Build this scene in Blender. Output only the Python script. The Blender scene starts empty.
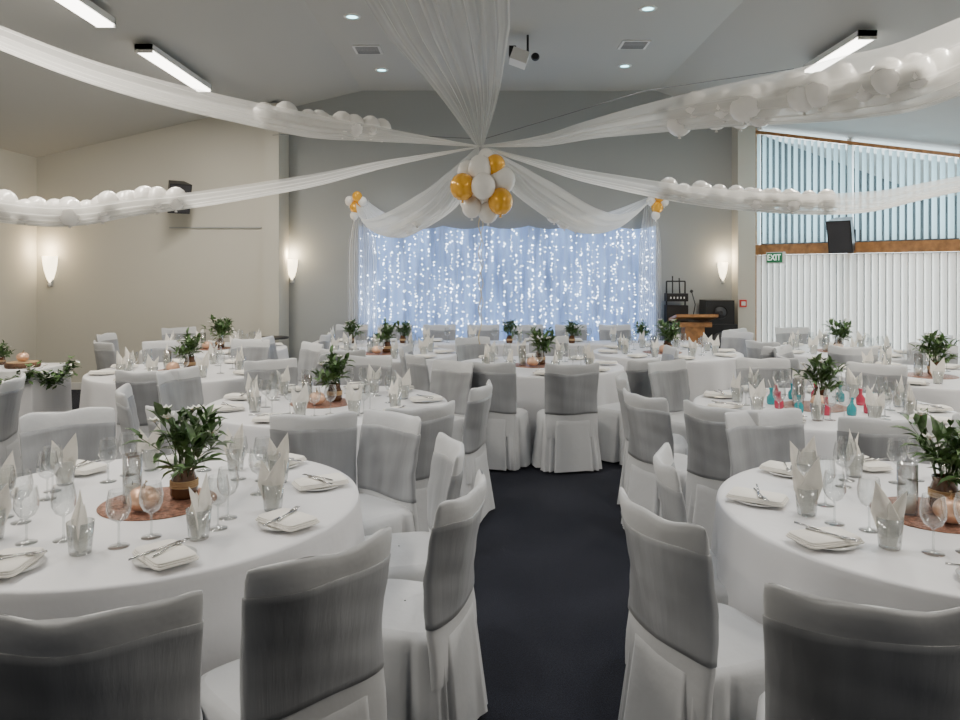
import bpy, math, random
from mathutils import Vector, Matrix
random.seed(7)
PI=math.pi
col=bpy.context.scene.collection

# ------------------------------------------------------------ materials
def nm(name):
    m=bpy.data.materials.new(name); m.use_nodes=True
    nt=m.node_tree; return m,nt,nt.nodes,nt.links,nt.nodes['Principled BSDF'],nt.nodes['Material Output']
def mat(name,c,rough=.6,metal=0,bump=0,bscale=40,var=0,vscale=8,em=None,es=0,sheen=0,coat=0,trans=0,stretch=None,dist=.02):
    m,nt,N,L,P,O=nm(name)
    P.inputs['Base Color'].default_value=(*c,1); P.inputs['Roughness'].default_value=rough
    P.inputs['Metallic'].default_value=metal
    if sheen: P.inputs['Sheen Weight'].default_value=sheen
    if coat: P.inputs['Coat Weight'].default_value=coat
    if em: P.inputs['Emission Color'].default_value=(*em,1); P.inputs['Emission Strength'].default_value=es
    tc=N.new('ShaderNodeTexCoord'); src=tc.outputs['Object']
    if stretch:
        mp=N.new('ShaderNodeMapping'); mp.inputs['Scale'].default_value=stretch; L.new(src,mp.inputs[0]); src=mp.outputs[0]
    if bump:
        t=N.new('ShaderNodeTexNoise'); t.inputs['Scale'].default_value=bscale; t.inputs['Detail'].default_value=4
        L.new(src,t.inputs['Vector'])
        b=N.new('ShaderNodeBump'); b.inputs['Strength'].default_value=bump; b.inputs['Distance'].default_value=dist
        L.new(t.outputs['Fac'],b.inputs['Height']); L.new(b.outputs['Normal'],P.inputs['Normal'])
    if var:
        t=N.new('ShaderNodeTexNoise'); t.inputs['Scale'].default_value=vscale; t.inputs['Detail'].default_value=2
        L.new(src,t.inputs['Vector'])
        r=N.new('ShaderNodeValToRGB'); r.color_ramp.elements[0].position=.3; r.color_ramp.elements[1].position=.7
        r.color_ramp.elements[0].color=(*[max(0,x*(1-var)) for x in c],1)
        r.color_ramp.elements[1].color=(*[min(1,x*(1+var)) for x in c],1)
        L.new(t.outputs['Fac'],r.inputs['Fac']); L.new(r.outputs['Color'],P.inputs['Base Color'])
    return m
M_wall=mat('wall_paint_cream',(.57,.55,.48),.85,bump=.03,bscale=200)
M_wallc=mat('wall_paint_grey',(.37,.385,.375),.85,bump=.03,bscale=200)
M_ceil=mat('ceiling_paint',(.42,.42,.40),.9,bump=.03,bscale=150)
M_carpet=mat('carpet_navy',(.011,.013,.024),.95,bump=.6,bscale=260,var=.45,vscale=120)
M_trim=mat('trim_white',(.7,.7,.68),.5)
M_timber=mat('timber',(.36,.17,.06),.45,var=.3,vscale=14,coat=.3)
M_chair=mat('chair_cover_cotton',(.60,.61,.62),.6,bump=.3,bscale=5,sheen=.15,dist=.03)
M_sash=mat('sash_satin_grey',(.31,.32,.335),.36,bump=.22,bscale=4,var=.34,vscale=1.3,stretch=(4.5,4.5,.3),sheen=.15)
M_black=mat('black_plastic',(.012,.012,.013),.45)
M_cloth=mat('tablecloth_satin',(.76,.76,.775),.5,bump=.2,bscale=5,sheen=.2,dist=.03)
M_napkin=mat('napkin_linen',(.87,.84,.77),.8,bump=.1,bscale=60)
M_plate=mat('porcelain',(.82,.82,.80),.15,coat=.5)
M_steel=mat('cutlery_steel',(.6,.6,.6),.2,metal=1)
M_gold=mat('gold_balloon',(.90,.45,.03),.25,metal=.2,coat=.6)
M_white_b=mat('pearl_balloon',(.90,.88,.83),.28,coat=.5)
M_copper=mat('copper_sequin',(.38,.19,.13),.38,metal=.5,bump=.8,bscale=180,var=.5,vscale=60)
M_pump=mat('rose_gold_glaze',(.78,.48,.32),.32,metal=.4,coat=.3)
M_leaf=mat('leaf_green',(.07,.14,.04),.5,var=.6,vscale=30)
M_stem=mat('stem_green',(.06,.10,.03),.6)
M_petal=mat('petal_white',(.85,.85,.78),.6)
M_vase=mat('vase_brown_glass',(.10,.045,.02),.12,coat=.6)
M_twine=mat('twine',(.45,.30,.16),.9)
M_alu=mat('fixture_white',(.75,.75,.72),.4)
M_tube=mat('fluorescent_tube',(1,1,1),.4,em=(1,.95,.85),es=9)
M_down=mat('downlight_lamp',(1,1,1),.4,em=(.35,.92,1),es=6)
M_sconce=mat('sconce_glass',(1,.95,.85),.4,em=(1,.84,.56),es=5)
M_exitg=mat('exit_green',(.01,.16,.06),.4,em=(.02,.5,.2),es=.08)
M_exitw=mat('exit_letters',(.9,.95,.9),.4,em=(.8,1,.85),es=1)
M_red=mat('red_plastic',(.6,.04,.03),.4)
M_teal=mat('teal_glass',(.03,.32,.36),.12,coat=.6)
M_pink=mat('pink_glass',(.58,.05,.10),.12,coat=.6)
M_led=mat('fairy_led',(1,1,1),.4,em=(.78,.89,1),es=12)
M_ribbon=mat('ribbon_gold',(.75,.62,.35),.3,metal=.4)
M_wire=mat('wire_grey',(.15,.15,.15),.5)

def tulle(name,op,c=(.95,.95,.92)):
    m,nt,N,L,P,O=nm(name); N.remove(P)
    tr=N.new('ShaderNodeBsdfTransparent'); d=N.new('ShaderNodeBsdfDiffuse'); d.inputs['Color'].default_value=(*c,1)
    t=N.new('ShaderNodeBsdfTranslucent'); t.inputs['Color'].default_value=(*c,1)
    a=N.new('ShaderNodeMixShader'); a.inputs[0].default_value=.5; L.new(d.outputs[0],a.inputs[1]); L.new(t.outputs[0],a.inputs[2])
    lw=N.new('ShaderNodeLayerWeight'); lw.inputs['Blend'].default_value=.45
    mp=N.new('ShaderNodeMapRange'); mp.inputs['To Min'].default_value=op; mp.inputs['To Max'].default_value=min(1,op+.45)
    L.new(lw.outputs['Facing'],mp.inputs['Value'])
    b=N.new('ShaderNodeMixShader'); L.new(mp.outputs[0],b.inputs[0]); L.new(tr.outputs[0],b.inputs[1]); L.new(a.outputs[0],b.inputs[2])
    L.new(b.outputs[0],O.inputs['Surface']); return m
M_tulle=tulle('tulle_sheer',.42)
M_tulleS=tulle('tulle_very_sheer',.28)
def glassm():
    m,nt,N,L,P,O=nm('clear_glass'); N.remove(P)
    tr=N.new('ShaderNodeBsdfTransparent'); tr.inputs['Color'].default_value=(.93,.945,.945,1)
    g=N.new('ShaderNodeBsdfGlossy'); g.inputs['Roughness'].default_value=.04
    lw=N.new('ShaderNodeLayerWeight'); lw.inputs['Blend'].default_value=.34
    mp=N.new('ShaderNodeMapRange'); mp.inputs['To Min'].default_value=.07; mp.inputs['To Max'].default_value=.9
    L.new(lw.outputs['Facing'],mp.inputs['Value'])
    b=N.new('ShaderNodeMixShader'); L.new(mp.outputs[0],b.inputs[0]); L.new(tr.outputs[0],b.inputs[1]); L.new(g.outputs[0],b.inputs[2])
    L.new(b.outputs[0],O.inputs['Surface']); return m
M_glass=glassm()
def blindm(name,c,tl):
    m,nt,N,L,P,O=nm(name); N.remove(P)
    d=N.new('ShaderNodeBsdfDiffuse'); d.inputs['Color'].default_value=(*c,1)
    t=N.new('ShaderNodeBsdfTranslucent'); t.inputs['Color'].default_value=(*c,1)
    a=N.new('ShaderNodeMixShader'); a.inputs[0].default_value=tl; L.new(d.outputs[0],a.inputs[1]); L.new(t.outputs[0],a.inputs[2])
    L.new(a.outputs[0],O.inputs['Surface']); return m
M_blU=blindm('blind_fabric_upper',(.52,.68,.72),.42)
M_blL=blindm('blind_fabric_lower',(.80,.76,.71),.15)
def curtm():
    m,nt,N,L,P,O=nm('curtain_painted_glow')
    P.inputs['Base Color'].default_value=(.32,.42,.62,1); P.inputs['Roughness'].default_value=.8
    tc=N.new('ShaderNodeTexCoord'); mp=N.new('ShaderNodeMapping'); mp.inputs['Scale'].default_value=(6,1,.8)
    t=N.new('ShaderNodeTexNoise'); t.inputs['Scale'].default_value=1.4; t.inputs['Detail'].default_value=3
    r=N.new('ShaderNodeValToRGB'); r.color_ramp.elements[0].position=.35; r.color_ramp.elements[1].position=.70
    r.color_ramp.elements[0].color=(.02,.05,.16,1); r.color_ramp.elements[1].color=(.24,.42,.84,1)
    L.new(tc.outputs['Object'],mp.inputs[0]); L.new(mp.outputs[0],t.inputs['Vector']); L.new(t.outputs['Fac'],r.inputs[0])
    L.new(r.outputs[0],P.inputs['Emission Color']); P.inputs['Emission Strength'].default_value=1.0  # blue backlight painted in as emission, no lamp stands behind the curtain
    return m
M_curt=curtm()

# ------------------------------------------------------------ mesh builder
class MB:
    def __init__(s): s.v=[]; s.f=[]; s.m=[]
    def add(s,vs,fs,mi=0,M=None):
        o=len(s.v)
        s.v+= [tuple(M@Vector(p)) for p in vs] if M else [tuple(p) for p in vs]
        s.f+=[tuple(i+o for i in f) for f in fs]; s.m+=[mi]*len(fs)
    def rings(s,rs,mi=0,M=None,closed=True,capb=False,capt=False):
        n=len(rs[0]); vs=[p for r in rs for p in r]; fs=[]
        for j in range(len(rs)-1):
            for i in range(n if closed else n-1):
                k=(i+1)%n
                fs.append((j*n+i,j*n+k,(j+1)*n+k,(j+1)*n+i))
        if capb: fs.append(tuple(range(n))[::-1])
        if capt: fs.append(tuple((len(rs)-1)*n+i for i in range(n)))
        s.add(vs,fs,mi,M)
    def lathe(s,prof,n=20,mi=0,M=None):
        s.rings([[(max(r,1e-4)*math.cos(2*PI*i/n),max(r,1e-4)*math.sin(2*PI*i/n),z) for i in range(n)] for r,z in prof],mi,M)
    def box(s,x0,x1,y0,y1,z0,z1,mi=0,M=None):
        s.add([(x0,y0,z0),(x1,y0,z0),(x1,y1,z0),(x0,y1,z0),(x0,y0,z1),(x1,y0,z1),(x1,y1,z1),(x0,y1,z1)],
              [(3,2,1,0),(4,5,6,7),(0,1,5,4),(1,2,6,5),(2,3,7,6),(3,0,4,7)],mi,M)
    def sphere(s,c,r,mi=0,n=14,st=(1,1,1),M=None):
        rs=[]
        for j in range(9):
            a=-PI/2+PI*j/8; rs.append([(c[0]+st[0]*r*max(math.cos(a),.001)*math.cos(2*PI*i/n),c[1]+st[1]*r*max(math.cos(a),.001)*math.sin(2*PI*i/n),c[2]+st[2]*r*math.sin(a)) for i in range(n)])
        s.rings(rs,mi,M)
    def tube(s,pts,r,mi=0,n=6,M=None):
        rs=[]
        for k,p in enumerate(pts):
            a=Vector(pts[max(0,k-1)]); b=Vector(pts[min(len(pts)-1,k+1)]); t=(b-a).normalized()
            u=t.cross(Vector((0,0,1)) if abs(t.z)<.9 else Vector((1,0,0))).normalized(); w=t.cross(u)
            rr=r[k] if isinstance(r,list) else r
            rs.append([tuple(Vector(p)+u*rr*math.cos(2*PI*i/n)+w*rr*math.sin(2*PI*i/n)) for i in range(n)])
        s.rings(rs,mi,M,capb=True,capt=True)
    def mesh(s,name,mats,smooth=True):
        me=bpy.data.meshes.new(name); me.from_pydata(s.v,[],s.f)
        for m in mats: me.materials.append(m)
        me.polygons.foreach_set('material_index',s.m)
        me.polygons.foreach_set('use_smooth',[smooth]*len(s.f)); me.update()
        return me
def obj(name,me,loc=(0,0,0),rz=0,parent=None,sc=1):
    o=bpy.data.objects.new(name,me); o.location=loc; o.rotation_euler=(0,0,rz); o.scale=(sc,sc,sc); col.objects.link(o)
    if parent: o.parent=parent
    return o
def build(name,mb,mats,smooth=True,loc=(0,0,0),rz=0): return obj(name,mb.mesh(name,mats,smooth),loc,rz)

# ------------------------------------------------------------ room shell
SL=.235
def zceil(x):
    if x<-1.8: return 4.5-SL*(-1.8-x)
    if x>2.7: return 4.5-.36*(x-2.7)
    return 4.5
b=MB(); b.box(-6.7,7.2,-1,11.8,-.1,0); build('floor',b,[M_carpet],False)
b=MB(); prof=[(-6.75,zceil(-6.75)),(-1.8,4.5),(2.7,4.5),(7.2,zceil(7.2))]
vs=[];fs=[]
for (x,z) in prof: vs+=[(x,-1,z),(x,11.8,z),(x,-1,z+.1),(x,11.8,z+.1)]
for i in range(3):
    a=i*4; c=a+4; fs+=[(a,a+1,c+1,c),(a+2,c+2,c+3,a+3),(a,c,c+2,a+2),(a+1,a+3,c+3,c+1)]
fs+=[(0,2,3,1),(12,13,15,14)]
b.add(vs,fs); build('ceiling',b,[M_ceil],False)
def wallpoly(name,pts,y0,y1,m):
    b=MB(); n=len(pts); vs=[(x,y0,z) for x,z in pts]+[(x,y1,z) for x,z in pts]
    fs=[tuple(range(n)),tuple(range(2*n-1,n-1,-1))]+[(i,i+n,(i+1)%n+n,(i+1)%n) for i in range(n)]
    b.add(vs,fs); return build(name,b,[m],False)
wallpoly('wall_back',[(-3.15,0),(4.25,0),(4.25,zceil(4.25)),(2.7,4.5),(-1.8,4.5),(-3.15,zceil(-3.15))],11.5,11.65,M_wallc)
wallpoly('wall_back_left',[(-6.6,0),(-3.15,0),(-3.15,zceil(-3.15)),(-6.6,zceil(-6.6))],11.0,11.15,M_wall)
b=MB(); b.box(-6.65,-6.5,-1,11.0,0,zceil(-6.5)); build('wall_left',b,[M_wall],False)
b=MB(); b.box(7.0,7.15,-1,8.5,0,zceil(7.1)); build('wall_right',b,[M_wall],False)
b=MB(); b.box(-3.15,-2.93,10.92,11.5,0,zceil(-3.15)); build('trim_1',b,[M_wall],False)
b=MB(); b.box(3.86,4.12,11.22,11.5,0,zceil(4.12)); build('trim_2',b,[M_wall],False)
b=MB(); b.box(-6.5,-3.15,10.97,11,0,.1); build('baseboard_left',b,[M_trim],False)
b=MB(); b.box(-2.93,3.86,11.47,11.5,0,.1); build('baseboard_back',b,[M_trim],False)
b=MB(); b.box(-4.55,-3.2,10.975,11,2.36,2.38); build('trim_3',b,[M_wallc],False)
P=Vector((4.2,11.5,0)); Q=Vector((7.0,8.52,0)); U=(Q-P).normalized(); Ln=(Q-P).length
Nin=Vector((U.y,-U.x,0))
if Nin.dot(Vector((-1,-1,0)))<0: Nin=-Nin
W=Matrix(((U.x,Nin.x,0,P.x),(U.y,Nin.y,0,P.y),(0,0,1,0),(0,0,0,1)))
b=MB()
b.box(0,Ln,-.10,0,0,.12,0,W)
for u in (0,Ln/3,2*Ln/3,Ln-.06): b.box(u,u+.06,-.10,-.03,.12,zceil(P.x+U.x*(u+.06))-.02,0,W)
build('wall_window_side',b,[M_trim],False)
b=MB(); b.box(0,Ln,-.1,.09,1.98,2.13,0,W); b.box(0,.05,0,.09,.1,zceil(4.25)-.03,0,W)
b.add([(0,0,zceil(P.x)-.12),(Ln,0,zceil(Q.x)-.12),(Ln,.09,zceil(Q.x)-.12),(0,.09,zceil(P.x)-.12),(0,0,zceil(P.x)-.07),(Ln,0,zceil(Q.x)-.07),(Ln,.09,zceil(Q.x)-.07),(0,.09,zceil(P.x)-.07)],
      [(3,2,1,0),(4,5,6,7),(0,1,5,4),(1,2,6,5),(2,3,7,6),(3,0,4,7)],0,W)
build('trim_4',b,[M_timber],False)
def blinds(name,z0,ztop,ang,m,pitch,w,jit=.08):
    b=MB(); k=int((Ln-.1)/pitch)
    for i in range(k):
        u=.09+i*pitch; a=ang+random.uniform(-jit,jit)
        zt=ztop if ztop else zceil(P.x+U.x*u)-.13
        dx=math.cos(a)*w/2; dy=math.sin(a)*w/2
        cx=-math.sin(a)*.006; cy=math.cos(a)*.006
        pl=[(u-dx,.03-dy),(u+cx,.03+cy),(u+dx,.03+dy)]
        b.add([(x,y,z) for z in (z0,zt) for x,y in pl],[(0,1,4,3),(1,2,5,4)],0,W)
    return build(name,b,[m],True)
blinds('vertical_blind',.1,1.97,.40,M_blL,.092,.098)
blinds('vertical_blind',2.15,None,.62,M_blU,.095,.098,.14)
b=MB(); b.add([(0,-.07,.12),(Ln,-.07,.12),(Ln,-.07,zceil(Q.x)-.02),(0,-.07,zceil(P.x)-.02)],[(0,1,2,3)],0,W)
build('window_1',b,[M_glass],False)

def at_wall(u,off,z): return W@Vector((u,off,z))
rzW=math.atan2(U.y,U.x)
b=MB(); b.box(-.15,.15,0,.05,-.07,.07); b.box(-.165,.165,-.002,.045,-.085,.085,1)
ex=build('exit_sign',b,[M_exitg,M_trim],False)
ex.location=at_wall(.44,.17,1.93); ex.rotation_euler=(0,0,rzW+PI-.35)
cu=bpy.data.curves.new('letters','FONT'); cu.body='EXIT'; cu.size=.13; cu.align_x='CENTER'; cu.align_y='CENTER'; cu.extrude=.002; cu.materials.append(M_exitw)
t=bpy.data.objects.new('letters',cu); col.objects.link(t); t.parent=ex; t.location=(0,.055,0); t.rotation_euler=(PI/2,0,PI)
M_grille=mat('speaker_grille',(.03,.03,.035),.6,bump=.5,bscale=300)
def speaker(name,loc,rz,tilt,s=1):
    b=MB(); R=Matrix.Rotation(tilt,4,'X')
    pts0=[(-.17,-.13),(.17,-.13),(.12,.15),(-.12,.15)]
    b.add([(x,y,-.24) for x,y in pts0]+[(x,y,.24) for x,y in pts0],[(3,2,1,0),(4,5,6,7),(0,1,5,4),(1,2,6,5),(2,3,7,6),(3,0,4,7)],0,R)
    b.box(-.15,.15,-.14,-.13,-.22,.22,1,R)
    b.box(-.025,.025,.1,.42,-.03,.03,0); b.box(-.07,.07,.40,.42,-.1,.1,0)
    o=build(name,b,[M_black,M_grille],False); o.location=loc; o.rotation_euler=(0,0,rz); o.scale=(s,)*3; return o
speaker('wall_speaker',(-4.28,10.62,2.78),.65,.3,.88)
p=at_wall(1.46,.40,2.2); speaker('wall_speaker',(p.x,p.y,2.22),-.75,.25,.92)
b=MB(); b.box(-.05,.05,-.03,0,-.055,.055,0); b.box(-.03,.03,-.036,-.03,-.03,.03,1)
o=build('fire_call_point',b,[M_red,M_trim],False); o.location=(3.93,11.22,1.25)
def sconce(loc,sc=1):
    b=MB(); n=14; rs=[]
    for z,r in [(-.2,.015),(-.12,.05),(0,.085),(.12,.105),(.2,.11)]:
        rs.append([(r*math.cos(PI+PI*i/n),r*math.sin(PI+PI*i/n),z) for i in range(n+1)])
    b.rings(rs,0,closed=False); b.box(-.04,.04,-.02,0,-.24,.12,1)
    b.lathe([(0,-.25),(.025,-.24),(.03,-.2),(.0,-.18)],12,1,Matrix.Translation((0,-.02,0)))
    o=build('wall_sconce',b,[M_sconce,M_trim]); o.location=loc; o.scale=(sc,)*3
    l=bpy.data.lights.new('sconce_lamp','POINT'); l.energy=11; l.color=(1,.78,.5); l.shadow_soft_size=.06
    lo=bpy.data.objects.new('sconce_lamp',l); lo.location=(0,-.14,.3); lo.parent=o; col.objects.link(lo)
sconce((-6.30,11.0,1.75),1.0); sconce((-2.88,11.5,1.75),.8); sconce((3.72,11.5,1.72),.7)
def batten(x,y0,y1,e=84):
    z=zceil(x)
    b=MB(); L=(y1-y0)/2
    b.box(-.09,.09,-L,L,-.06,0,0); b.box(-.075,.075,-L+.02,L-.02,-.085,-.06,1)
    b.box(-.09,.09,-L,-L+.02,-.09,0,0); b.box(-.09,.09,L-.02,L,-.09,0,0)
    b.tube([(0,-L*.7,0),(0,-L*.7,.06)],.01,0); b.tube([(0,L*.7,0),(0,L*.7,.06)],.01,0)
    o=build('batten_light',b,[M_alu,M_tube],False); o.location=(x,(y0+y1)/2,z-.062)
    l=bpy.data.lights.new('tube_lamp','AREA'); l.shape='RECTANGLE'; l.size=.14; l.size_y=2*L; l.energy=e; l.color=(1,.925,.82)
    lo=bpy.data.objects.new('tube_lamp',l); lo.location=(0,0,-.09); lo.parent=o; col.objects.link(lo)
for y0,e in ((7.66,80),(5.2,80),(2.6,80),(.2,45)): batten(-3.44,y0,y0+1.7,e)  # battens nearest the camera are out of view, added for general fill
for y0,e in ((7.25,80),(4.3,80),(1.9,80),(-.4,45)): batten(3.75,y0,y0+1.25,e)  # same here: the unseen near battens are added fill light
def down(x,y,e=90):
    b=MB(); b.lathe([(.06,-.012),(.09,-.012),(.095,0)],20,0); b.lathe([(0,-.008),(.06,-.008)],20,1)
    o=build('downlight',b,[M_alu,M_down]); o.location=(x,y,zceil(x))
    l=bpy.data.lights.new('down_lamp','SPOT'); l.energy=e; l.spot_size=1.5; l.spot_blend=.8; l.color=(.95,.97,1); l.shadow_soft_size=.08
    lo=bpy.data.objects.new('down_lamp',l); lo.location=(0,0,-.03); lo.parent=o; col.objects.link(lo)
for x,y in [(-1.39,8.15),(1.77,7.9),(1.95,10.1),(-1.35,10.3)]: down(x,y)
for x,y in [(.3,4.2),(-1.4,3.8),(1.9,3.8)]: down(x,y,120)
def vent(x,y):
    b=MB(); b.box(-.17,.17,-.17,.17,-.015,0,0)
    for i in range(6): b.box(-.14,.14,-.13+i*.05,-.10+i*.05,-.018,-.014,1)
    o=build('ceiling_vent',b,[M_trim,M_wire],False); o.location=(x,y,4.5)
vent(1.88,9.15); vent(-1.4,9.35)
b=MB(); b.tube([(0,0,0),(0,0,-.22)],.015,1); b.box(-.10,.10,-.14,.14,-.36,-.22,0,Matrix.Rotation(.35,4,'Y')); b.lathe([(0,0),(.04,0),(.05,-.03)],16,1,Matrix.Translation((0.08,-.15,-.29))@Matrix.Rotation(PI/2,4,'X'))
b.box(-.22,-.14,-.06,.06,-.26,-.14,1)
build('ceiling_projector',b,[M_alu,M_black],False,loc=(.56,8.8,4.5))

# ------------------------------------------------------------ curtain with painted backlight glow
b=MB(); nx=260; zs=[.02,.5,1.0,1.5,2.0,2.3,2.42]
rs=[]
for z in zs:
    r=[]
    for i in range(nx+1):
        u=i/nx; x=-1.84+4.5*u
        zz=z-(.05*abs(math.sin(u*PI*7)) if z>2.2 else 0)
        r.append((x,11.36+.03*math.sin(u*150)+.015*math.sin(u*67+z),zz))
    rs.append(r)
b.rings(rs,0,closed=False); build('stage_curtain',b,[M_curt])
b=MB(); rng=random.Random(3)
for c in range(50):
    x=-1.78+4.38*c/49+rng.uniform(-.02,.02); k=rng.randint(16,38)
    for j in range(k):
        z=rng.uniform(.55,2.36); xx=x+rng.gauss(0,.012); r=rng.uniform(.004,.0125)
        y=11.29
        b.add([(xx+r,y,z),(xx-r,y,z),(xx,y+r,z),(xx,y-r,z),(xx,y,z+r),(xx,y,z-r)],[(0,2,4),(2,1,4),(1,3,4),(3,0,4),(2,0,5),(1,2,5),(3,1,5),(0,3,5)],0)
    b.tube([(x,11.3,2.38),(x,11.3,.5)],.0015,1,3)
build('fairy_lights',b,[M_led,M_trim])
def sidepanel(x0,x1,zt):
    b=MB(); rs=[]
    for j in range(14):
        t=j/13; z=.05+(zt-.05)*t; r=[]
        for i in range(41):
            u=i/40; nar=1-.55*max(0,(t-.75)/.25)
            cx=(x0+x1)/2; x=cx+(x1-x0)*(u-.5)*nar
            r.append((x,11.24+.03*math.sin(u*38+t),z))
        rs.append(r)
    b.rings(rs,0,closed=False); build('tulle_curtain',b,[M_tulleS])
sidepanel(-1.98,-1.55,2.8); sidepanel(2.38,2.72,2.8)

# ------------------------------------------------------------ ceiling drapes
def cat(pts,n):
    P_=[Vector(p) for p in pts]; P_=[P_[0]*2-P_[1]]+P_+[P_[-1]*2-P_[-2]]; out=[]
    m=len(P_)-3
    for k in range(n+1):
        t=k/n*m; i=min(int(t),m-1); t-=i; a,b_,c,d=P_[i:i+4]
        out.append(.5*((2*b_)+(c-a)*t+(2*a-5*b_+4*c-d)*t*t+(3*b_-a-3*c+d)*t**3))
    return out
def drape(pts,widths,sags,n=44,ns=64,fold=.012,nf=9,m=None):
    C=cat(pts,n); b=MB(); rs=[]
    k=len(widths)-1
    for j,p in enumerate(C):
        t=j/n*k; i=min(int(t),k-1); f=t-i
        w=widths[i]*(1-f)+widths[i+1]*f; s=sags[i]*(1-f)+sags[i+1]*f
        T=(C[min(j+1,n)]-C[max(j-1,0)]).normalized(); X=T.cross(Vector((0,0,1))).normalized()
        Z=X.cross(T).normalized()
        r=[]
        for q in range(ns+1):
            u=-1+2*q/ns
            off=fold*(w/.3+.2)*(math.sin(u*nf*PI+.6*math.sin(t*2.2))+.5*math.sin(u*nf*2.3*PI+1))
            r.append(tuple(p+X*w*u+Z*(s*.5-s*(1-u*u)+off)))
        rs.append(r)
    b.rings(rs,0,closed=False)
    build('ceiling_drape',b,[m or M_tulle]); return C
hub=(0,7.48,2.97)
drape([hub,(-.1,6.98,3.35),(-.27,6.4,3.75),(-.45,5.75,4.15),(-.65,5.2,4.40)],[.03,.28,.54,.68,.75],[.0,.05,.08,.08,.05],fold=.02,nf=10,m=M_tulleS)
cL1=drape([hub,(-1.0,6.95,3.0),(-1.58,6.6,3.01),(-2.55,5.8,3.12),(-3.26,5.1,3.30),(-4.4,4.0,3.78)],[.03,.12,.15,.15,.14,.12],[.0,.12,.17,.14,.11,.05])
cL2=drape([hub,(-.9,7.2,2.76),(-1.68,7.0,2.55),(-2.9,6.6,2.31),(-3.97,6.2,2.23),(-6.45,5.4,2.9)],[.03,.09,.12,.14,.17,.1],[.0,.06,.10,.13,.18,.08])
cR1=drape([hub,(.6,7.25,2.98),(1.12,7.0,3.05),(1.98,6.2,3.06),(2.71,5.5,3.04),(3.2,5.0,3.12),(4.3,4.2,3.8)],[.03,.10,.15,.26,.32,.30,.2],[.0,.08,.13,.26,.38,.38,.15])
cR2=drape([hub,(.6,7.4,2.78),(1.17,7.3,2.62),(2.27,7.1,2.41),(3.4,6.9,2.35),(4.35,6.8,2.52),(6.95,6.4,3.0)],[.03,.09,.12,.15,.16,.15,.1],[.0,.06,.10,.16,.18,.12,.08])
drape([hub,(-.2,7.95,2.72),(-.45,8.5,2.48),(-1.02,9.6,2.30),(-1.47,10.5,2.42),(-1.84,11.30,2.85)],[.03,.16,.28,.34,.25,.05],[.0,.1,.2,.25,.2,0],m=M_tulle)
drape([hub,(.3,8.0,2.8),(.57,8.5,2.62),(1.28,9.6,2.36),(1.9,10.4,2.45),(2.60,11.30,2.85)],[.03,.15,.26,.34,.25,.05],[.0,.1,.2,.25,.2,0],m=M_tulle)
def balloon_into(b,c,r,mi):
    b.sphere(c,r,mi,16,(1,1,1.1))
    b.lathe([(.002,-1.1*r-.02),(.015,-1.1*r-.018),(.004,-1.1*r+.005)],8,mi,Matrix.Translation(c))
def balloons_on(name,C,t0,t1,n,r0,up,spread=.06,zs=.02):
    b=MB(); rng=random.Random(n)
    for k in range(n):
        t=t0+(t1-t0)*k/(n-1); p=C[int(t*(len(C)-1))]
        r=r0*rng.uniform(.85,1.12)
        balloon_into(b,(p.x+rng.uniform(-spread,spread),p.y+rng.uniform(-spread,spread),p.z+up+rng.uniform(-zs,zs)),r,0)
    build(name,b,[M_white_b])
balloons_on('balloon_garland',cL1,.20,.46,11,.095,.06,.03)
balloons_on('balloon_garland',cL2,.58,.84,18,.105,.045,.04)
balloons_on('balloon_garland',cR1,.46,.86,38,.115,.02,.14,.07)
balloons_on('balloon_garland',cR2,.44,.64,16,.09,.04,.04)
bb=MB()
for c,r in [((-.75,8.95,2.36),.09),((-.9,9.3,2.3),.09),((-1.1,9.7,2.28),.09)]: balloon_into(bb,c,r,0)
build('balloon_garland',bb,[M_white_b])
bb=MB()
for c,r in [((.9,9.1,2.42),.1),((1.05,9.35,2.36),.1),((1.22,9.6,2.34),.1),((1.4,9.8,2.36),.1)]: balloon_into(bb,c,r,0)
build('balloon_garland',bb,[M_white_b])
def cluster(c,items):
    b=MB()
    for dx,dy,dz,r,mi in items: balloon_into(b,(c[0]+dx,c[1]+dy,c[2]+dz),r,mi)
    return b
b=cluster((0.03,7.45,2.55),[(-.20,-.14,.0,.125,1),(.0,-.2,.0,.12,0),(.17,-.12,-.14,.125,1),(-.03,-.1,.19,.12,0),(.19,-.05,.08,.13,0),(-.15,.05,.17,.11,0),(-.11,-.02,-.19,.10,0),(.05,.0,-.24,.10,0),(.0,.15,.0,.14,0),(-.12,.15,-.1,.12,0),(.12,-.08,.22,.10,1),(.03,-.03,.31,.08,0),(.14,.1,-.02,.12,1)])
b.tube([(.0+.015*math.sin(k*.9),7.45+.01*math.cos(k*1.1),2.4-.04*k) for k in range(36)],.005,2,5)
b.tube([(.02+.012*math.sin(k*1.3+1),7.43+.01*math.cos(k*1.1),2.4-.04*k) for k in range(30)],.004,2,5)
b.tube([(0,7.48,2.7),(0,7.48,4.5)],.004,3,5)
build('balloon_cluster',b,[M_white_b,M_gold,M_ribbon,M_wire])
for cx in (-1.84,2.62):
    b=cluster((cx,11.1,2.68),[(0,0,0,.09,1),(.1,-.02,.08,.07,0),(-.09,0,.09,.07,0),(.03,-.05,.15,.075,1),(-.02,.0,-.12,.065,0)])
    build('balloon_cluster',b,[M_white_b,M_gold])
b=MB(); b.tube([(.05,7.48,3.05),(1.8,8.2,3.70),(3.6,8.6,4.05)],.004,0,4); b.tube([(-.05,7.48,3.05),(-2,9.5,3.5),(-3.0,10.85,3.7)],.004,0,4)
build('support_wire',b,[M_wire])

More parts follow.
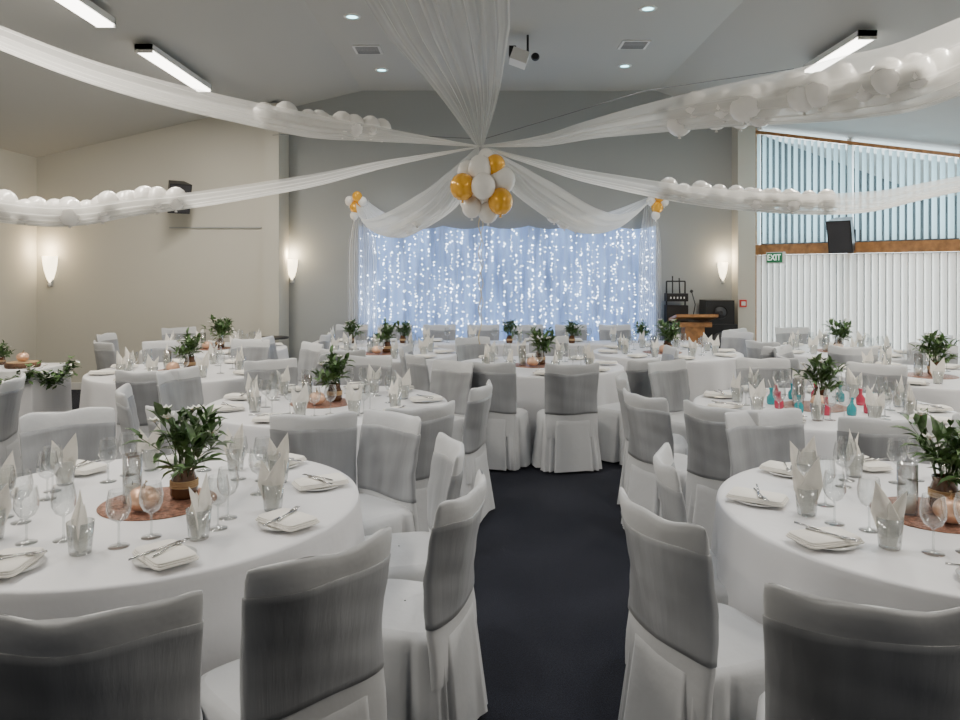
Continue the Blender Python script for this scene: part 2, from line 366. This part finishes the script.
# ------------------------------------------------------------ chair mesh
def sgp(v,e): return math.copysign(abs(v)**e,v)
def chair_mesh(seed):
    rng=random.Random(seed); ph=[rng.uniform(0,6.28) for _ in range(4)]
    b=MB(); n=120
    levels=[.02,.06,.12,.18,.24,.30,.36,.41,.445,.465,.475]
    rs=[]
    for z in levels:
        f=max(0,1-z/.46); hx,hy=.232,.225; r=[]
        ins=0 if z<.46 else (.012 if z<.47 else .03)
        for i in range(n):
            th=2*PI*i/n
            x=(hx-ins)*sgp(math.cos(th),.38); y=(hy-ins)*sgp(math.sin(th),.38)
            L=math.hypot(x,y)
            o=.05*f+ f*.012*math.sin(9*th+ph[0])+f*.008*math.sin(17*th+ph[1])
            for tp in (-PI/2-.38,-PI/2+.38,PI/4,3*PI/4,-PI*.05,-PI*.95):
                d=(th-tp+PI)%(2*PI)-PI
                o-=.085*(f**.7)*math.exp(-(d/.055)**2); o+=.010*f*math.exp(-((abs(d)-.13)/.06)**2)
            r.append((x*(1+o/L),.2+y*(1+o/L),z))
        rs.append(r)
    b.rings(rs,0)
    top=rs[-1]; rr=[top]
    for s in (.7,.35,.02): rr.append([(x*s,.2+(y-.2)*s,.475+.012*(1-s)) for x,y,z in top])
    b.rings(rr,0)
    nb=80
    def ring(z,grow=0):
        t=(z-.45)/.48
        hx=.232+.012*max(t,0)-.008*math.sin(max(0,min(1,t))*PI)+grow; hy=.028-.008*max(t,0)+grow
        if z>.885: e=(z-.885)/.045; hy*=math.sqrt(max(0,1-(e*.97)**2)); hx-=.006*e*e
        r=[]
        for i in range(nb):
            th=2*PI*i/nb
            x=hx*sgp(math.cos(th),.5); y=hy*sgp(math.sin(th),.6)
            u=x/.24
            y+= .062*u*u*max(0,min(1,(z-.40)/.25)) - .085*max(0,t)**1.2 +.002
            y+= .005*math.sin(u*5+z*13+ph[2])*max(0,t)*(1 if math.sin(th)<0 else .3)
            if grow: y+=.0015*math.sin(z*55+u*3+ph[1])
            zz=z-max(0,(z-.78)/.15)*(.020*abs(u)**9-.020*u*u)+ .006*math.sin(u*6+ph[3])*(1 if z>.87 else 0)
            if grow: zz+=.005*math.sin(u*4+ph[0])
            r.append((x,y,zz))
        return r
    b.rings([ring(z) for z in [.30,.36,.42,.48,.54,.60,.66,.72,.78,.83,.87,.90,.92,.93]],0,capt=True)
    zz=[.50+.35*k/16 for k in range(17)]
    b.rings([ring(zz[0],.0005)]+[ring(z,.004) for z in zz]+[ring(zz[-1]+.002,.0005)],2)
    for sx in (-.19,.19):
        for y in (.02,.38): b.tube([(sx,y,0),(sx,y,.2)],.012,1,8)
    return b.mesh('dining_chair',[M_chair,M_black,M_sash])
CH=[chair_mesh(i) for i in range(4)]

# ------------------------------------------------------------ tables
def cloth_mesh(R,seed,H=.75):
    rng=random.Random(seed); b=MB(); n=180
    ph=[rng.uniform(0,6.28) for _ in range(4)]; rs=[]
    for s in (.001,.3,.6,.85,.97,.995): rs.append([(R*s*math.cos(2*PI*i/n),R*s*math.sin(2*PI*i/n),H) for i in range(n)])
    for z in (H-.008,H-.03,H-.08,H-.16,H-.28,H-.4,H-.52,H-.64,.015):
        f=(H-z)/H; r=[]
        for i in range(n):
            a=2*PI*i/n
            fo=.6*math.sin(11*a+ph[0]+.5*math.sin(3*a+ph[2]))+.4*math.sin(19*a+ph[1])
            fo=math.copysign(abs(fo)**.8,fo)
            rr=R+.004+.025*f+.044*fo*f**.7*min(1,f*4)
            if z>H-.02: rr=R
            r.append((rr*math.cos(a),rr*math.sin(a),z))
        rs.append(r)
    b.rings(rs,0); return b.mesh('round_table',[M_cloth])
CL=[cloth_mesh(.88,1),cloth_mesh(.88,2),cloth_mesh(.88,3)]
b=MB(); b.lathe([(0,0),(.05,0),(.06,.004),(.10,.012),(.102,.015),(.06,.008),(0,.006)],28); ME_plate=b.mesh('side_plate',[M_plate])
b=MB()
for k,(w,d,z) in enumerate([(.118,.075,.0),(.114,.071,.006),(.110,.068,.012)]):
    rs=[]
    for zz,s in ((0,.985),(.002,1),(.005,1),(.007,.985)):
        rs.append([(w*s*sgp(math.cos(2*PI*i/32),.25),d*s*sgp(math.sin(2*PI*i/32),.25),z+zz+.002*math.cos(2*PI*i/32)) for i in range(32)])
    b.rings(rs,0,capb=True,capt=True)
ME_nap=b.mesh('folded_napkin',[M_napkin])
b=MB(); b.lathe([(0,.004),(.034,.004),(.037,.012),(.045,.11),(.0435,.11),(.036,.014)],20); b.lathe([(0,0),(.034,0),(.036,.004)],20); ME_tum=b.mesh('water_tumbler',[M_glass])
b=MB(); b.lathe([(0,0),(.036,0),(.036,.002),(.006,.006),(.0038,.02),(.0038,.08),(.008,.088),(.028,.10),(.041,.127),(.042,.153),(.034,.20)],22); ME_wine=b.mesh('wine_glass',[M_glass])
b=MB()
def peak(cx,cy,H,w,d,lean,tw,ph):
    rs=[]
    for t in (0,.15,.35,.5,.65,.8,.92,1):
        k= .55+.95*t if t<.5 else 1.02*(1-((t-.5)/.5)**1.25)
        k=max(k,.02); r=[]
        a=tw*t+ph
        for i in range(18):
            th=2*PI*i/18; lx=w*k*math.cos(th); ly=d*k*math.sin(th)*(1+.35*math.cos(4*th))+.35*lx*lx/w
            r.append((cx+lean*t*t+lx*math.cos(a)-ly*math.sin(a),cy+lx*math.sin(a)+ly*math.cos(a),.008+H*t))
        rs.append(r)
    b.rings(rs,0)
peak(-.006,-.004,.225,.041,.010,-.04,.3,0); peak(.006,.008,.195,.038,.008,.05,-.3,.5); peak(.0,-.012,.16,.034,.008,.0,.2,-.6)
ME_cone=b.mesh('cone_napkin',[M_napkin])
b=MB(); b.tube([(0,-.09,.001),(0,-.02,.003),(0,.03,.003)],[.004,.003,.002],0,6)
b.box(-.009,.009,.03,.05,.001,.003)
for x in (-.0075,-.0025,.0025,.0075): b.box(x-.0012,x+.0012,.05,.09,.001,.003)
ME_fork=b.mesh('table_fork',[M_steel])
b=MB(); b.tube([(0,-.1,.002),(0,0,.002)],.004,0,6); b.box(-.001,.009,0,.1,.001,.003); ME_knife=b.mesh('table_knife',[M_steel])
def arrangement(seed,H=.36,nl=150,fl=5,wide=.17):
    rng=random.Random(seed); b=MB()
    b.lathe([(0,0),(.05,0),(.058,.02),(.055,.07),(.042,.11),(.046,.13),(.042,.13),(.038,.11)],20,3)
    for z in (.05,.058,.066,.074): b.lathe([(.0555,z-.004),(.060,z),(.0555,z+.004)],20,4)
    ns=24
    for k in range(ns):
        a=rng.uniform(0,2*PI); sp=rng.uniform(.1,1)**.8*wide; h=rng.uniform(.5,1)*H*(1.0-.25*(sp/wide)**2)
        tip=Vector((sp*math.cos(a),sp*math.sin(a),h))
        base=Vector((.02*math.cos(a),.02*math.sin(a),.06)); mid=base.lerp(tip,.5)+Vector((-.02*math.cos(a),-.02*math.sin(a),.03))
        b.tube([base,mid,tip],.002,1,4)
        ax=(tip-mid).normalized()
        for j in range(max(3,nl//ns)):
            t=rng.uniform(.35,1.0); p=base.lerp(mid,t*2) if t<.5 else mid.lerp(tip,t*2-1)
            L=rng.uniform(.055,.115); w=L*rng.uniform(.13,.2)
            yaw=rng.uniform(0,2*PI); pit=rng.uniform(-.3,1.2)
            d=(Vector((math.cos(yaw)*math.cos(pit),math.sin(yaw)*math.cos(pit),math.sin(pit)))+ax*.6).normalized()
            s=d.cross(Vector((0,0,1))).normalized(); u=s.cross(d)
            q=[p,p+d*L*.35+s*w+u*.006,p+d*L*.35-u*.004,p+d*L*.35-s*w+u*.006,p+d*L*.7+s*w*.75-u*.004,p+d*L*.7-u*.012,p+d*L*.7-s*w*.75-u*.004,p+d*L-u*.03]
            b.add(q,[(0,2,1),(0,3,2),(1,2,5,4),(2,3,6,5),(4,5,7),(5,6,7)],0)
    for k in range(fl):
        a=rng.uniform(0,2*PI); sp=rng.uniform(.2,.85)*wide; c=Vector((sp*math.cos(a),sp*math.sin(a),rng.uniform(.65,.95)*H))
        b.tube([(0,0,.1),c*.6+Vector((0,0,.06)),c],.0018,1,4)
        for j in range(7):
            aa=2*PI*j/7; d=Vector((math.cos(aa),math.sin(aa),.5)).normalized(); s=Vector((-math.sin(aa),math.cos(aa),0))
            q=[c,c+d*.018+s*.013,c+d*.018-s*.013,c+d*.036+Vector((0,0,.004))]
            b.add(q,[(0,1,3),(0,3,2)],2)
        b.sphere(c+Vector((0,0,.005)),.007,4,8)
    return b.mesh('flower_arrangement',[M_leaf,M_stem,M_petal,M_vase,M_twine])
AR=[arrangement(1,.40,190,7,.20),arrangement(5,.40,170,6,.17),arrangement(9,.37,160,5,.17)]
b=MB(); n=40; rs=[]
for j in range(13):
    a=-PI/2+PI*j/12; k0=lambda i:(.058*math.cos(a)+.001)*(1+.07*abs(math.cos(8*PI*i/n))*math.cos(a))
    rs.append([(k0(i)*math.cos(2*PI*i/n),k0(i)*math.sin(2*PI*i/n),.05+.05*math.sin(a)-.01*math.exp(-(math.cos(a)*4)**2)*(1 if a>0 else -1)) for i in range(n)])
b.rings(rs,0); b.tube([(0,0,.086),(.004,0,.106),(.012,.002,.12)],[.007,.005,.006],1,6)
ME_pump=b.mesh('pumpkin_ornament',[M_pump,M_twine])
b=MB(); b.lathe([(0,0),(.22,0),(.222,.002),(.218,.004),(0,.004)],48); ME_mat=b.mesh('sequin_placemat',[M_copper])
b=MB(); b.lathe([(0,0),(.036,0),(.038,.005),(.038,.20),(.0365,.20),(.0365,.006)],20,0); b.lathe([(0,.006),(.028,.006),(.028,.07),(0,.07)],16,1); b.tube([(0,0,.07),(0,0,.085)],.0015,2,4)
ME_candle=b.mesh('candle_holder',[M_glass,M_napkin,M_black])
def bottle(m):
    b=MB(); b.lathe([(0,0),(.026,0),(.03,.01),(.03,.05),(.012,.075),(.011,.1),(.014,.102),(.014,.115),(0,.115)],16,0)
    b.tube([(.0,0,.11),(.02,.01,.17)],.003,1,5); return b.mesh('glass_bottle',[m,M_napkin])
ME_bt=bottle(M_teal); ME_bp=bottle(M_pink)

TAB={'T1':(-1.4,3.15),'T2':(1.87,3.0),'T3':(-1.12,5.55),'T4':(2.45,5.4),'T5':(.6,7.8),'T6':(-2.9,7.35),'T7':(4.25,7.0),
     'T8':(4.4,9.2),'T9':(-1.15,8.95),'T10':(-3.35,9.5),'T11':(2.25,9.05),'T12':(-4.8,5.2)}
placed=[]
def chair(bx,by,tx,ty):
    d=Vector((tx-bx,ty-by)).normalized(); rz=math.atan2(d.y,d.x)-PI/2
    placed.append(Vector((bx,by))+d*.2)
    obj('dining_chair',CH[len(placed)%4],(bx,by,0),rz)
chair(.95,1.84,1.3,3.0)
EXP={'T1':[(-.92,1.80),(-.46,2.17),(-.09,2.76),(-.17,3.42),(-.5,4.12),(-2.3,4.2),(-2.78,3.4),(-2.7,2.5),(-1.9,1.8)],
'T3':[(-.93,4.2),(-.36,4.45),(-.02,5.25),(-.25,6.55),(-1.05,6.92),(-1.85,6.65),(-2.4,6.0),(-2.35,5.05),(-1.76,4.35)],
'T2':[(.62,2.52),(.84,3.2),(1.6,4.2),(2.78,3.98),(3.2,3.1),(2.1,1.6)],
'T4':[(1.42,4.42),(2.2,4.08),(1.08,4.85),(1.12,5.65),(1.65,6.55),(2.55,6.75),(3.35,6.35),(3.8,5.5),(3.6,4.6)],
'T5':[(.09,6.55),(.79,6.45),(1.47,6.78),(-.6,7.2)],'T12':[(-3.52,5.6),(-4.9,3.85),(-3.9,4.2)]}
for k,l in EXP.items():
    for p in l: chair(*p,*TAB[k])
for k,ang in {'T5':(80,120,175,0,40),'T6':(-80,-40,0,40,80,120),'T7':range(-100,260,40),'T8':range(-110,250,40),'T9':(-100,-60,-140,180,140,0),'T10':(-90,-50,-130,180,0,90,130,50),'T11':(-90,-50,-130,0,180,35)}.items():
    tx,ty=TAB[k]
    for a in ang:
        a=math.radians(a); bx,by=tx+1.36*math.cos(a),ty+1.36*math.sin(a)
        s=Vector((tx+1.16*math.cos(a),ty+1.16*math.sin(a)))
        if any((s-q).length<.52 for q in placed): continue
        if any((s-Vector(t)).length<1.13 for n_,t in TAB.items() if n_!=k): continue
        if s.y>9.55 and s.x>-2.6 and s.x<3.2: continue
        if s.x<-6.1 or (s-Vector((-4.6,7.3))).length<.9: continue
        if (Vector((s.x,s.y,0))-P).dot(Nin)<.35 or s.y>10.6: continue
        if (s-Vector((-2.55,10.6))).length<.6: continue
        chair(bx,by,tx,ty)
Z=.7505
near={'T1','T2','T3','T4'}
for idx,(k,(tx,ty)) in enumerate(TAB.items()):
    obj('round_table',CL[idx%3],(tx,ty,0),idx*1.3)
    cx=tx+(.10 if k=='T1' else 0)
    obj('sequin_placemat',ME_mat,(cx-.05,ty,Z),0,sc=1.05)
    obj('flower_arrangement',AR[idx%3],(cx+.03,ty+.07,Z+.004),idx*2.1,sc=1.0 if k not in('T4',) else .9)
    obj('pumpkin_ornament',ME_pump,(cx-.06,ty-.12,Z+.005),idx)
    obj('candle_holder',ME_candle,(cx-.16,ty-.0,Z+.005),0)
    a0={'T1':.3,'T2':.1}.get(k,idx*.4); rng=random.Random(idx)
    ns=9 if k in near else 8
    for s in range(ns):
        a=a0+2*PI*s/ns+rng.uniform(-.05,.05)
        R=Vector((math.cos(a),math.sin(a),0)); T=Vector((-R.y,R.x,0)); c=Vector((tx,ty,Z))
        p=c+R*.71; obj('side_plate',ME_plate,p,a)
        rz=a+rng.uniform(-.35,.35)
        obj('folded_napkin',ME_nap,p+Vector((0,0,.0155))+R*.01,rz)
        if k in near:
            obj('table_fork',ME_fork,p+Vector((0,0,.0375))+T*.02,rz+.5); obj('table_knife',ME_knife,p+Vector((0,0,.0375))-T*.03,rz+.3)
        q=c+R*.55+T*.13; obj('water_tumbler',ME_tum,q,0); obj('cone_napkin',ME_cone,q+Vector((0,0,.001)),rng.uniform(0,6.28))
        q=c+R*.45+T*-.02; obj('wine_glass',ME_wine,q,0)
        if k in near: obj('wine_glass',ME_wine,c+R*.5+T*-.13,0)
    if k=='T4':
        for s in range(12):
            a=2*PI*s/12+.2; obj('glass_bottle',ME_bt if s%2 else ME_bp,(tx+.33*math.cos(a),ty+.33*math.sin(a),Z),a,sc=1.05)

# head table
b=MB(); n=400
def rect(x0,x1,y0,y1,z,f,fo):
    r=[]; hx,hy=(x1-x0)/2,(y1-y0)/2
    for i in range(n):
        t=i/n*4*(hx+hy)
        if t<2*hx: x,y,nx,ny=-hx+t,-hy,0,-1
        elif t<2*hx+2*hy: x,y,nx,ny=hx,-hy+(t-2*hx),1,0
        elif t<4*hx+2*hy: x,y,nx,ny=hx-(t-2*hx-2*hy),hy,0,1
        else: x,y,nx,ny=-hx,hy-(t-4*hx-2*hy),-1,0
        o=f*(.02+fo*math.sin(t*14+math.sin(t*3)))
        r.append((x+nx*o+(x0+x1)/2,y+ny*o+(y0+y1)/2,z))
    return r
def rect_table(name,x0,x1,y0,y1,H):
    b=MB(); b.rings([rect(x0,x1,y0,y1,z,f,.02) for z,f in ((H,0),(H-.01,.05),(H-.15,.3),(.4,.6),(.015,1))],0,capb=True)
    return build(name,b,[M_cloth])
rect_table('head_table',-2.3,2.95,9.97,10.62,.75)
for x,i in [(-1.75,0),(-1.05,1),(.4,0),(1.25,1),(2.2,2)]: obj('flower_arrangement',AR[i],(x,10.22,Z),x*3,sc=.8)
for x in (-1.9,-1.25,-.6,.05,.7,1.35,2.0):
    obj('dining_chair',CH[0],(x,11.12,0),PI)
    obj('side_plate',ME_plate,(x,10.48,Z),0); obj('folded_napkin',ME_nap,(x,10.48,Z+.0155),1.57)
    obj('wine_glass',ME_wine,(x+.15,10.35,Z),0); obj('water_tumbler',ME_tum,(x-.15,10.38,Z)); obj('cone_napkin',ME_cone,(x-.15,10.38,Z+.001),x)
# decorated buffet table with leafy garland, wood slice stands and jars
bx0,bx1,by0,by1=-6.3,-4.15,6.95,7.6
rect_table('buffet_table',bx0,bx1,by0,by1,.80)
b=MB(); rng=random.Random(4)
def gp(t):
    if t<.76: return Vector((bx0+(bx1-bx0)*t/.76,by0-.03,.80-.14*abs(math.sin(t/.76*PI*4))))
    return Vector((bx1+.03,by0+(by1-by0)*(t-.76)/.24,.80-.14*abs(math.sin((t-.76)/.24*PI))))
for k in range(1300):
    t=rng.random(); p=gp(t)+Vector((rng.uniform(-.05,.05),rng.uniform(-.05,.03),rng.uniform(-.04,.06)))
    yaw=rng.uniform(0,6.28); d=Vector((math.cos(yaw),math.sin(yaw),rng.uniform(-.6,.6))).normalized(); s=d.cross(Vector((0,0,1))).normalized(); L=.08
    b.add([p,p+d*L*.5+s*.02,p+d*L*.5-s*.02,p+d*L],[(0,1,3),(0,3,2)],1 if k%8==0 else 0)
b.tube([gp(i/90) for i in range(91)],.008,0,5)
build('leaf_garland',b,[M_leaf,M_petal])
M_bark=mat('bark_wood',(.10,.05,.025),.8,bump=.5,bscale=40,var=.4)
for gx,gy in ((-4.42,7.25),(-5.2,7.3)):
    b=MB(); b.lathe([(0,0),(.15,0),(.155,.02),(.15,.05),(0,.05)],28,0); b.lathe([(0,.051),(.135,.051)],28,1)
    build('wood_slice_stand',b,[M_bark,M_twine],loc=(gx,gy,.801))
    obj('pumpkin_ornament',ME_pump,(gx,gy,.855),0,sc=.9)
obj('candle_holder',ME_candle,(-4.68,7.2,.802)); obj('candle_holder',ME_candle,(-4.9,7.35,.802))
obj('flower_arrangement',AR[2],(-4.75,7.45,.801),1,sc=.6)
b=MB(); b.lathe([(0,0),(.2,0),(.2,.02),(.03,.04),(.025,.76),(.24,.78),(.24,.80),(0,.80)],28,0); build('side_table',b,[M_black],loc=(-2.95,10.6,0))
b=MB(); b.box(-.22,.22,-.18,.18,0,.06); b.box(-.14,.14,-.1,.12,.06,1.0)
b.add([(-.3,-.22,1.08),(.3,-.22,1.08),(.3,.2,1.0),(-.3,.2,1.0),(-.3,-.22,1.12),(.3,-.22,1.12),(.3,.2,1.04),(-.3,.2,1.04)],[(3,2,1,0),(4,5,6,7),(0,1,5,4),(1,2,6,5),(2,3,7,6),(3,0,4,7)])
b.box(-.24,.24,-.12,.12,.93,1.0)
b.tube([(0,0,1.06),(.02,-.05,1.25),(.0,.05,1.42)],.008,1); b.sphere((0,.07,1.44),.025,1)
build('lectern',b,[M_timber,M_black],False,loc=(3.08,10.85,0))
b=MB(); b.box(-.25,.25,-.2,.2,0,.95,0); b.box(-.21,.21,-.17,.17,.95,1.30,0)
for z,r in ((.3,.17),(.7,.15),(1.12,.10)): b.lathe([(0,.02),(r*.3,.025),(r*.9,.0),(r,.012)],24,1,Matrix.Translation((0,-.205 if z<.95 else -.175,z))@Matrix.Rotation(PI/2,4,'X'))
build('pa_speaker',b,[M_black,mat('speaker_cone',(.022,.022,.025),.5)],False,loc=(3.55,11.25,0))
# audio rack on stand
b=MB()
for sx in (-.14,.14): b.tube([(sx,0,0),(sx,0,1.58)],.012,0)
b.box(-.16,.16,-.10,.06,.95,1.22,0); b.box(-.16,.16,-.10,.06,1.28,1.40,0)
b.tube([(-.14,0,1.58),(.14,0,1.58)],.012,0); b.tube([(-.05,0,1.4),(-.05,0,1.66)],.01,0); b.tube([(.06,0,1.4),(.05,0,1.63)],.01,0)
b.box(-.17,.17,-.1,.08,0,.05,0)
for k in range(5): b.box(-.11+k*.05,-.09+k*.05,-.104,-.10,1.32,1.35,1)
build('audio_rack',b,[M_black,M_alu],False,loc=(2.95,11.3,0))

# ------------------------------------------------------------ light
def area(name,loc,sx,sy,e,c):
    l=bpy.data.lights.new(name,'AREA'); l.shape='RECTANGLE'; l.size=sx; l.size_y=sy; l.energy=e; l.color=c
    o=bpy.data.objects.new(name,l); o.location=loc; col.objects.link(o); return o
c=(P+Q)/2-Nin*.6; c.z=1.95
o=area('daylight_window',c,4.4,3.9,580,(.76,.91,1))
o.rotation_euler=Nin.to_track_quat('-Z','Y').to_euler()
w=bpy.data.worlds.new('World'); bpy.context.scene.world=w; w.use_nodes=True
bg=w.node_tree.nodes['Background']; bg.inputs[0].default_value=(.9,.94,1,1); bg.inputs[1].default_value=.06

# ------------------------------------------------------------ camera
cd=bpy.data.cameras.new('camera'); cd.lens=28.125; cd.sensor_width=36; cd.shift_y=-88/960; cd.clip_start=.05
co=bpy.data.objects.new('camera',cd); co.location=(0,0,1.72); co.rotation_euler=(PI/2,0,0); col.objects.link(co)
bpy.context.scene.camera=co
